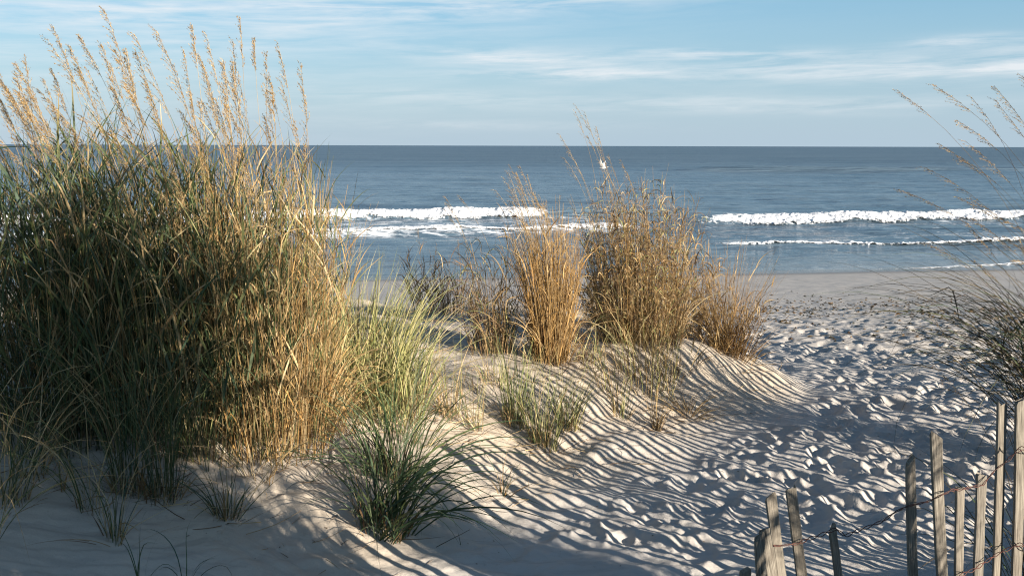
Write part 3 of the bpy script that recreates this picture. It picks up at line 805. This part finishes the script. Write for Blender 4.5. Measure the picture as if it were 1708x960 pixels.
clump('dry_sea_oats_plant', 'low dark brown clump behind the dune, in front of the water', 'beach plant', G_DUNE, x, y, 0.30, 0.25,
      stems=dict(n=90, h=(0.25, 0.60), mix={'brown': 3, 'straw': 2}, leaves=200, leaf_len=(0.10, 0.3), leafmix={'brown': 3, 'dusk': 2}, leaf_bend=(0.4, 2.0), splay=0.2),
      basal=dict(n=120, len=(0.2, 0.5), mix={'brown': 3, 'dusk': 2, 'straw': 1}, bend=(0.3, 1.6)),
      heads=dict(n=3, h=(0.6, 0.85), mix={'straw': 1, 'brown': 2}, bend=(-0.9, -0.3), plume=(0.15, 0.2), br=6, density=5, size=0.8))
x, y = gp(1000, 545)
clump('dry_sea_oats_plant', 'dark tangled low clump between the narrow and the wide crest clumps', 'beach plant', G_DUNE, x, y, 0.14, 0.14,
      stems=dict(n=50, h=(0.35, 0.65), mix={'brown': 3, 'straw': 1}, leaves=260, leaf_len=(0.10, 0.28), leafmix={'brown': 3, 'dusk': 1, 'straw': 1}, leaf_bend=(0.8, 2.8), splay=0.25))
x, y = gp(1150, 560)
clump('dry_sea_oats_plant', 'short bushy tan clump joining the wide clump to the rusty one', 'beach plant', G_DUNE, x, y + 0.05, 0.13, 0.13,
      stems=dict(n=110, h=(0.50, 0.85), mix={'straw': 3, 'gold': 2, 'brown': 1}, leaves=350, leaf_len=(0.08, 0.22), leafmix={'straw': 3, 'gold': 2, 'brown': 1}, leaf_bend=(0.8, 2.8), splay=0.3))

# dark arching plant at the right edge
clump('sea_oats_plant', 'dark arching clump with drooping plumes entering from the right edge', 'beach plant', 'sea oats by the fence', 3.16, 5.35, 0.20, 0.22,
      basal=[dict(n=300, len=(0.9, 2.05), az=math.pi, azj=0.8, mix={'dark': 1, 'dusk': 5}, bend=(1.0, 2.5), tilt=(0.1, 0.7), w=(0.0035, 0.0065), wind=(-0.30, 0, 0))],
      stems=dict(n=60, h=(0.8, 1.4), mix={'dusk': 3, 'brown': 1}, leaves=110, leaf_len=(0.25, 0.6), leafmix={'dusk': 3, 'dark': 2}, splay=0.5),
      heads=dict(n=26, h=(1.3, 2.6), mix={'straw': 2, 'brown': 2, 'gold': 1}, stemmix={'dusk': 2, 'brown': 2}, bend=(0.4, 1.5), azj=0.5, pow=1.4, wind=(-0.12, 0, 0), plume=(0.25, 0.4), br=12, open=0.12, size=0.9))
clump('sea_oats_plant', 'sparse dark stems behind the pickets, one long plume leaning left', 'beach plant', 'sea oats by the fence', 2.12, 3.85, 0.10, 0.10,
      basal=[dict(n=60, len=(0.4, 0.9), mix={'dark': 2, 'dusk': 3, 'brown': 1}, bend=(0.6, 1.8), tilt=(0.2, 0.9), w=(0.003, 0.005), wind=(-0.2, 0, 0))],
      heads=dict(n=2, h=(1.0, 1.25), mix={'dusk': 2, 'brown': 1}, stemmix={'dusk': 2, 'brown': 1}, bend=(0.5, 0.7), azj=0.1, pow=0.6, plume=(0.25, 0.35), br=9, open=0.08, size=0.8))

# unseen grass added on the right dune, placed and sized to shade the foreground
for i, (cx, cy, r, h) in enumerate(((1.95, 1.2, .3, .85), (2.2, .8, .35, .85), (2.45, 1.2, .22, .75), (2.9, .3, .40, .8), (3.88, 1.05, .14, 0.95), (4.15, .9, .25, .5), (2.3, .4, .4, .7))):
    clump('beachgrass_plant', 'unseen green beach grass added to shade the foreground', 'beach plant', 'unseen plants added for their shade', cx, cy, r, r,
          basal=dict(n=380, len=(h * 0.5, h), mix={'green': 3, 'straw': 2}, bend=(0.3, 1.4), w=(0.006, 0.010)))

def shrub(cx, cy, rad, height, label):
    z = H(cx, cy)
    root = empty('shade_shrub', (cx, cy, z), label, 'shrub')
    n = 11
    B = np.zeros((n, 3)); B[:, :2] = rng.normal(0, 0.08, (n, 2)); B[:, 2] = -0.1
    az = np.arange(n) * 2.4; L = height * rng.uniform(0.75, 1.05, n)
    P, D = curve_paths(B, az, L, rng.uniform(0.05, 0.35, n), rng.uniform(-0.2, 0.3, n), 1.0, np.zeros((n, 3)), 10, spiral=0.4)
    cb = pick({'brown': 1}, n) * 0.7
    emit('trunk', [tubes(P, D, np.full(n, 0.03), cb, cb)], M_STEM, root)
    m = 9000
    i = rng.integers(0, n, m); f = rng.uniform(1.2, 9.99, m); k = f.astype(int); q = (f - k)[:, None]
    C0 = P[i, k] * (1 - q) + P[i, np.minimum(k + 1, 10)] * q
    C0 = C0 + rng.normal(0, 1, (m, 3)) * rad * 0.26
    dd = rng.normal(0, 1, (m, 3)) + [0, 0, 0.4]; dd /= np.linalg.norm(dd, axis=1, keepdims=True)
    sd = np.cross(dd, rng.normal(0, 1, (m, 3))); sd /= np.linalg.norm(sd, axis=1, keepdims=True)
    ln = rng.uniform(0.06, 0.12, (m, 1)); wd = ln * 0.22
    V = np.stack([C0, C0 + dd * ln * .5 + sd * wd, C0 + dd * ln, C0 + dd * ln * .5 - sd * wd], 1).reshape(-1, 3)
    emit('crown', [(V, np.arange(m * 4).reshape(-1, 4), np.repeat(pick({'dark': 3, 'green': 2}, m), 4, 0))], M_LEAF, root)


shrub(4.0, -0.5, 1.05, 2.2, 'unseen dense dark green shrub added to shade the left grass stand')  # added out of view as a sun blocker for the big left stand

# ------------------------------------------------------------------ sand fence
def picket(root, base, top, width, thick, yaw, cut, seed):
    base = Vector(base); top = Vector(top)
    L = (top - base).length
    nz = 14
    r2 = np.random.default_rng(seed)
    bm = bmesh.new()
    rings = []
    sec = [(-.5, -.5), (-.36, -.62), (.36, -.62), (.5, -.5), (.5, .5), (.36, .62), (-.36, .62), (-.5, .5)]
    bow = r2.normal(0, 0.006); bx = r2.normal(0, 0.004)
    for i in range(nz + 1):
        t = i / nz
        wv = width * (1 + 0.10 * float(vnoise(t * 5, seed * 1.3, 3)) - 0.04)
        off_x = bx * math.sin(math.pi * t); off_y = bow * math.sin(math.pi * t)
        ring = []
        for (sx, sy) in sec:
            zz = t * L
            if i == nz: zz += cut * sx * width + (0.006 * r2.normal())
            ring.append(bm.verts.new((sx * wv + off_x + r2.normal(0, 0.0004), sy * thick + off_y, zz)))
        rings.append(ring)
    for a, b in zip(rings[:-1], rings[1:]):
        for j in range(8):
            bm.faces.new((a[j], a[(j + 1) % 8], b[(j + 1) % 8], b[j]))
    bm.faces.new(rings[-1]); bm.faces.new(list(reversed(rings[0])))
    me = bpy.data.meshes.new('picket'); bm.to_mesh(me); bm.free()
    me.materials.append(M_WOOD)
    o = bpy.data.objects.new('picket', me); col.objects.link(o)
    zax = (top - base).normalized()
    xax = Vector((math.cos(yaw), math.sin(yaw), 0)); xax = (xax - zax * xax.dot(zax)).normalized()
    yax = zax.cross(xax)
    m = Matrix((xax, yax, zax)).transposed().to_4x4(); m.translation = base - Vector(root.location)
    o.parent = root
    o.matrix_local = m
    return o


froot = empty('sand_fence', (1.6, 3.35, H(1.6, 3.35)), 'weathered slat and wire sand fence leaning in the lower right corner', 'fence')
#        top px      px of foot  depth  width  yaw   cut
PICK = [((1243, 948), 1243, 2.78, .031, 0.30, 0.1), ((1266, 893), 1272, 2.84, .031, 0.28, 0.8), ((1275, 885), 1288, 2.93, .034, 0.25, 0.2),
        ((1285, 826), 1302, 3.00, .034, 0.28, 0.5), ((1319, 816), 1338, 3.06, .034, 0.26, 0.3), ((1388, 880), 1396, 3.14, .028, 0.6, 0.8),
        ((1518, 766), 1524, 3.24, .033, 0.30, 1.2), ((1561, 726), 1575, 3.30, .040, 0.26, -0.9), ((1601, 812), 1601, 3.36, .030, 0.22, 0.0),
        ((1637, 792), 1631, 3.40, .035, 0.24, -0.8), ((1671, 673), 1661, 3.44, .034, 0.25, -0.2), ((1702, 668), 1693, 3.42, .038, 0.25, 0.3)]
up_pts = {}; tops = []
for i, ((tx, ty), bx, dep, w_, yaw, cut) in enumerate(PICK):
    T = at(tx, ty, dep); B = at(bx, 960, dep + 0.0)
    k = (T[2] + 0.12 - H(B[0], B[1])) / (T[2] - B[2])
    B2 = T + (B - T) * k
    picket(froot, B2, T, w_, 0.0115, yaw, cut, 200 + i)
    tops.append((T, B2))
# the fence goes on up the dune, out of the picture
FLINE = [(1.93, 3.40), (2.8, 3.36), (3.7, 3.55), (4.5, 4.3), (5.2, 5.4), (6.1, 6.8)]
fd = [0.0]
for a, b in zip(FLINE[:-1], FLINE[1:]): fd.append(fd[-1] + math.hypot(b[0] - a[0], b[1] - a[1]))
q = 0.0; i = 0
while q < fd[-1]:
    bx = float(np.interp(q, fd, [p[0] for p in FLINE])); by = float(np.interp(q, fd, [p[1] for p in FLINE])) + 0.02 * math.sin(q * 4)
    k = min(len(FLINE) - 2, int(np.searchsorted(fd, q, side='right')) - 1)
    yaw = math.atan2(FLINE[k + 1][1] - FLINE[k][1], FLINE[k + 1][0] - FLINE[k][0])
    g = H(bx, by)
    hgt = 0.86 + 0.20 * float(smooth((q - 0.3) / 1.0)) - 0.16 * float(smooth((q - 2.6) / 1.4)) + random.uniform(-0.05, 0.05)
    B = np.array([bx, by, g - 0.12]); T = np.array([bx + random.gauss(0, .012), by + random.gauss(0, .012), g + hgt])
    picket(froot, B, T, random.uniform(.028, .032), 0.008, yaw + random.gauss(0, 0.08), random.uniform(-.4, .4), 300 + i)
    tops.append((T, B))
    q += random.uniform(0.067, 0.077); i += 1


def wire(points, amp=0.008):
    """two rusty strands twisted round each other"""
    P = np.array(points); seg = np.linalg.norm(np.diff(P, axis=0), axis=1); cum = np.concatenate([[0], np.cumsum(seg)])
    n = max(40, int(cum[-1] / 0.008)); t = np.linspace(0, cum[-1], n)
    C = np.stack([np.interp(t, cum, P[:, j]) for j in range(3)], 1)
    # sag and kinks
    C[:, 2] += 0.008 * fbm(t * 9, t * 0, 400, 3)
    C[:, 1] += 0.006 * fbm(t * 7, t * 0 + 4, 401, 2)
    Vs = []; Fs = []; o = 0
    for ph in (0, math.pi):
        a = 2 * math.pi * t / 0.085 + ph
        r = 0.0022 + amp * np.clip(fbm(t * 6, t * 0 + 8, 402, 2), 0, 1)
        S = C + np.stack([0 * t, np.cos(a) * r, np.sin(a) * r], 1)
        D = np.gradient(S, axis=0); D /= np.linalg.norm(D, axis=1, keepdims=True)
        s1 = np.cross(D, [0.2, 0.9, 0.1]); s1 /= np.linalg.norm(s1, axis=1, keepdims=True)
        s2 = np.cross(D, s1)
        ring = np.stack([S + 0.0016 * (math.cos(q) * s1 + math.sin(q) * s2) for q in np.arange(6) * math.pi / 3], 1)
        V = ring.reshape(-1, 3)
        b = np.arange(n - 1)[:, None] * 6 + np.arange(6)[None]; b2 = np.arange(n - 1)[:, None] * 6 + (np.arange(6)[None] + 1) % 6
        Fq = np.stack([b, b2, b2 + 6, b + 6], -1).reshape(-1, 4) + o
        Vs.append(V); Fs.append(Fq); o += len(V)
    V = np.concatenate(Vs) - np.array(froot.location)
    return new_mesh_obj('wire', V, np.concatenate(Fs), M_RUST, froot)


UP = [((1288, 906), 2.98), ((1330, 905), 3.04), ((1352, 893), 3.08), ((1392, 880), 3.12), ((1408, 893), 3.14), ((1440, 878), 3.18), ((1470, 868), 3.2),
      ((1492, 851), 3.22), ((1518, 840), 3.21), ((1570, 822), 3.27), ((1600, 812), 3.34), ((1637, 806), 3.38), ((1662, 775), 3.41), ((1700, 745), 3.40)]
pts = [at(p[0], p[1], d) + np.array([0, -0.012, 0]) for p, d in UP]
for T, B in tops[12:]: pts.append(B + (T - B) * 0.80)
wire(pts)
LO = [((1560, 985), 3.27), ((1600, 958), 3.33), ((1632, 940), 3.37), ((1662, 922), 3.41), ((1700, 905), 3.40)]
pts = [at(p[0], p[1], d) + np.array([0, -0.012, 0]) for p, d in LO]
for T, B in tops[12:]: pts.append(B + (T - B) * 0.42)
wire(pts)

# ------------------------------------------------------------------ litter (nobody could count it)
def litter(name, label, n, xy, size, cols, flat=True, curl=0.4):
    x, y = xy
    z = base_height(x, y)[0]
    B = np.stack([x, y, z + 0.012], 1)
    L = rng.uniform(*size, n)
    az = rng.uniform(0, 2 * math.pi, n)
    P, D = curve_paths(B, az, L, np.full(n, 1.5), rng.normal(0, curl * 0.3, n), 1.0, np.zeros((n, 3)), 4, spiral=curl)
    c = pick(cols, n)
    V, Fq, C = ribbons(P, D, rng.uniform(0.002, 0.005, n), c, c, 0.5, 'stem')
    o = new_mesh_obj(name, V, Fq, M_STEM, None, {'tint': C})
    return tag(o, label, 'litter', None, 'stuff')


n = 1700
lx = rng.uniform(-2.2, 2.0, n); ly = rng.uniform(3.8, 8.2, n)
k = base_height(lx, ly)[1] > 0.12
lx, ly = lx[k], ly[k]
litter('dry_straw', 'scattered dry straw lying on the dune sand', len(lx), (lx, ly), (0.04, 0.26), {'straw': 3, 'brown': 3, 'dusk': 1})


def wrack():
    n = 5200
    y = 11.2 + rng.gamma(2.0, 1.5, n); y = np.where(rng.random(n) < .3, rng.uniform(9.5, 19, n), y)
    x = rng.uniform(-3, 1, n) + rng.random(n) * (4 + 0.75 * y)
    nn = 420
    x = np.concatenate([x, rng.uniform(-2.3, 2.6, nn)]); y = np.concatenate([y, rng.uniform(3.7, 8.0, nn)])
    z, sl, sr, yb = base_height(x, y)
    m = ((sl < 0) | (y < 8.0)) & (sr < 0) & ((y < 8.0) | (fbm(x * 0.7, y * 1.1, 97, 3) + 0.25 * rng.normal(0, 1, len(x)) > -0.06))
    x, y, z = x[m], y[m], z[m]; n = len(x)
    a = rng.uniform(0, 6.28, n); L = rng.uniform(0.010, 0.045, n) * np.where(y < 8.0, 0.22, 1.0); W = L * rng.uniform(0.25, 0.7, n); Hh = rng.uniform(0.006, 0.022, n) * np.where(y < 8.0, 0.12, 1.0)
    ca, sa = np.cos(a), np.sin(a)
    base = [(-1, 0, 0), (0, -1, 0), (1, 0, 0), (0, 1, 0), (0.1, 0, 1)]
    V = np.stack([np.stack([x + ca * p[0] * L - sa * p[1] * W, y + sa * p[0] * L + ca * p[1] * W, z + np.where(y < 8.0, 0.006, 0.012) + p[2] * Hh], 1) for p in base], 1)
    b = np.arange(n) * 5
    Fq = np.concatenate([np.stack([b + i, b + (i + 1) % 4, b + 4], 1) for i in range(4)])
    C = np.repeat(pick({'brown': 2, 'dusk': 3}, n) * 0.55, 5, 0)
    o = new_mesh_obj('wrack', V.reshape(-1, 3), Fq, M_STEM, None, {'tint': C}, False)
    tag(o, 'band of dark seaweed scraps strewn over the trampled upper beach', 'seaweed', None, 'stuff')


wrack()

# ------------------------------------------------------------------ seabird
def seabird():
    P0 = at(1006, 280, 34.0)
    m, nt, out = nodes('white_plumage')
    pos = N(nt, 'ShaderNodeTexCoord').outputs['Object']
    sx = N(nt, 'ShaderNodeSeparateXYZ', {0: pos}).outputs[0]
    c = mixc(nt, mapr(nt, mathn(nt, 'ABSOLUTE', sx), 0.10, 0.16), (0.82, 0.80, 0.77), (0.60, 0.60, 0.60))
    p = N(nt, 'ShaderNodeBsdfPrincipled', {'Base Color': c, 'Roughness': 0.7})
    nt.links.new(p.outputs[0], out.inputs[0])
    bm = bmesh.new()
    def loft(sections, nseg=12):
        rings = []
        for (cx, cy, cz, u, v) in sections:
            rings.append([bm.verts.new((cx + u[0] * math.cos(q) + v[0] * math.sin(q), cy + u[1] * math.cos(q) + v[1] * math.sin(q), cz + u[2] * math.cos(q) + v[2] * math.sin(q)))
                          for q in [2 * math.pi * k / nseg for k in range(nseg)]])
        for a, b in zip(rings[:-1], rings[1:]):
            for k in range(nseg): bm.faces.new((a[k], a[(k + 1) % nseg], b[(k + 1) % nseg], b[k]))
        bm.faces.new(rings[-1]); bm.faces.new(list(reversed(rings[0])))
    # body along -X (flying left), beak, fanned tail
    bd = [(-.175, .004, .004), (-.155, .008, .008), (-.150, .022, .022), (-.125, .032, .033), (-.10, .030, .030), (-.06, .042, .044), (0, .050, .050), (.06, .038, .038), (.11, .020, .018), (.13, .03, .008), (.19, .048, .004)]
    loft([(x_, 0, 0.012 if x_ < -.09 else 0, (0, a_, 0), (0, 0, b_)) for x_, a_, b_ in bd])
    for s in (-1, 1):
        up = 0.26 if s < 0 else 0.22
        w = [(-.01, .03, .02, .075, .014), (-.02, .12, .10, .070, .010), (-.03, .20, .19, .058, .007), (.0, .27, .25, .036, .004), (.03, .33, .31, .010, .002)]
        loft([(x_, s * y_ * 0.75, z_ * 1.0, (c_, 0, 0), (0, 0, t_)) for x_, y_, z_, c_, t_ in w], 10)
    me = bpy.data.meshes.new('seabird'); bm.to_mesh(me); bm.free()
    for f in me.polygons: f.use_smooth = True
    me.materials.append(m)
    o = bpy.data.objects.new('seabird', me); col.objects.link(o)
    o.location = P0; o.rotation_euler = (R(-8), R(-10), R(-25)); o.scale = (0.95, 0.95, 0.9)
    tag(o, 'small white seabird with raised wings low over the sea', 'bird')


seabird()

# ------------------------------------------------------------------ light and sky
SUN_EL = 14.0
SUN_AZ = 128.0       # clockwise from +Y: behind the camera, to the right
sd = Vector((math.sin(R(SUN_AZ)) * math.cos(R(SUN_EL)), math.cos(R(SUN_AZ)) * math.cos(R(SUN_EL)), math.sin(R(SUN_EL))))
sun = bpy.data.lights.new('sun', 'SUN'); sun.energy = 5.0; sun.angle = R(0.32); sun.color = (1.0, 0.905, 0.79)
so = bpy.data.objects.new('sun', sun); col.objects.link(so)
so.rotation_euler = sd.to_track_quat('Z', 'Y').to_euler()
so.location = (8, -12, 10)

world = bpy.data.worlds.new('World'); scene.world = world
world.use_nodes = True
nt = world.node_tree; nt.nodes.clear()
wo = nt.nodes.new('ShaderNodeOutputWorld')
sky = nt.nodes.new('ShaderNodeTexSky'); sky.sky_type = 'NISHITA'; sky.sun_disc = False
sky.sun_elevation = R(SUN_EL); sky.sun_rotation = R(SUN_AZ)
sky.altitude = 0; sky.air_density = 1.0; sky.dust_density = 0.3; sky.ozone_density = 2.2
g = N(nt, 'ShaderNodeTexCoord').outputs['Generated']
xyz = N(nt, 'ShaderNodeSeparateXYZ', {0: g}).outputs
az = mathn(nt, 'ARCTAN2', xyz[0], xyz[1])
el = mathn(nt, 'ARCSINE', xyz[2])


def blob(a0, e0, sa, se, slope, strength):
    da = mathn(nt, 'SUBTRACT', az, a0)
    de = mathn(nt, 'SUBTRACT', mathn(nt, 'SUBTRACT', el, e0), mathn(nt, 'MULTIPLY', da, slope))
    q = mathn(nt, 'ADD', mathn(nt, 'POWER', mathn(nt, 'ABSOLUTE', mathn(nt, 'DIVIDE', da, sa)), 2.0),
              mathn(nt, 'POWER', mathn(nt, 'ABSOLUTE', mathn(nt, 'DIVIDE', de, se)), 2.0))
    return mathn(nt, 'MULTIPLY', mathn(nt, 'EXPONENT', mathn(nt, 'MULTIPLY', q, -1.0)), strength)


BLOBS = [(-.36, .118, .36, .040, .02, .60), (-.02, .138, .34, .014, .06, .65), (-.40, .05, .3, .05, 0, .25),
         (.01, .083, .11, .008, -.06, .95), (.04, .068, .10, .006, 0, .95),
         (.20, .087, .12, .006, -.02, .85), (.33, .070, .19, .011, -.01, .95), (.50, .076, .06, .012, .04, 1.2), (.42, .093, .05, .006, 0, .9),
         (.14, .043, .28, .008, 0, .42), (.30, .035, .2, .006, 0, .36), (-.02, .020, .14, .005, 0, .30), (-.1, .05, .1, .005, 0, .3)]
acc = None
for bl in BLOBS:
    v = blob(*bl)
    acc = v if acc is None else mathn(nt, 'ADD', acc, v)
vec = N(nt, 'ShaderNodeCombineXYZ', {0: mathn(nt, 'MULTIPLY', az, 7.0), 1: mathn(nt, 'MULTIPLY', mathn(nt, 'SUBTRACT', el, mathn(nt, 'MULTIPLY', az, .03)), 85.0)}).outputs[0]
cn = N(nt, 'ShaderNodeTexNoise', {'Vector': vec, 'Scale': 1.0, 'Detail': 8.0, 'Roughness': 0.62, 'Distortion': 0.5}).outputs['Fac']
vec2 = N(nt, 'ShaderNodeCombineXYZ', {0: mathn(nt, 'MULTIPLY', az, 26.0), 1: mathn(nt, 'MULTIPLY', el, 190.0)}).outputs[0]
cn2 = N(nt, 'ShaderNodeTexNoise', {'Vector': vec2, 'Scale': 1.0, 'Detail': 6.0, 'Roughness': 0.6}).outputs['Fac']
wisp = mathn(nt, 'ADD', mapr(nt, cn, 0.36, 0.66), mathn(nt, 'MULTIPLY', mathn(nt, 'SUBTRACT', cn2, 0.5), 0.9))
dens = mathn(nt, 'MULTIPLY', acc, wisp, clamp=True)
dens = mathn(nt, 'MULTIPLY', dens, 0.85)
cloud = (5.5, 5.7, 5.9, 1)
hz = mathn(nt, 'EXPONENT', mathn(nt, 'MULTIPLY', mathn(nt, 'ABSOLUTE', el), -3.5))
low = ramp(nt, mapr(nt, el, 0.0, 0.30), [(0.0, (0.285, 0.372, 0.450)), (0.22, (0.235, 0.360, 0.468)), (0.5, (0.135, 0.318, 0.475)), (1.0, (0.10, 0.25, 0.42))])
low = mixc(nt, 1.0, low, (10.0, 10.0, 10.0), 'MULTIPLY')
skyc = mixc(nt, mathn(nt, 'MULTIPLY', hz, 0.95), sky.outputs[0], low)
mixed = mixc(nt, dens, skyc, cloud)
bg = N(nt, 'ShaderNodeBackground', {'Color': mixed, 'Strength': 0.06})
nt.links.new(bg.outputs[0], wo.inputs[0])

# ------------------------------------------------------------------ render settings
scene.render.engine = 'CYCLES'
scene.cycles.pixel_filter_type = 'BLACKMAN_HARRIS'; scene.cycles.filter_width = 1.15
scene.render.resolution_x = 1024; scene.render.resolution_y = 575
vs = scene.view_settings
vs.view_transform = 'Standard'; vs.look = 'None'; vs.gamma = 1.0; vs.exposure = 1.4
vs.use_curve_mapping = False
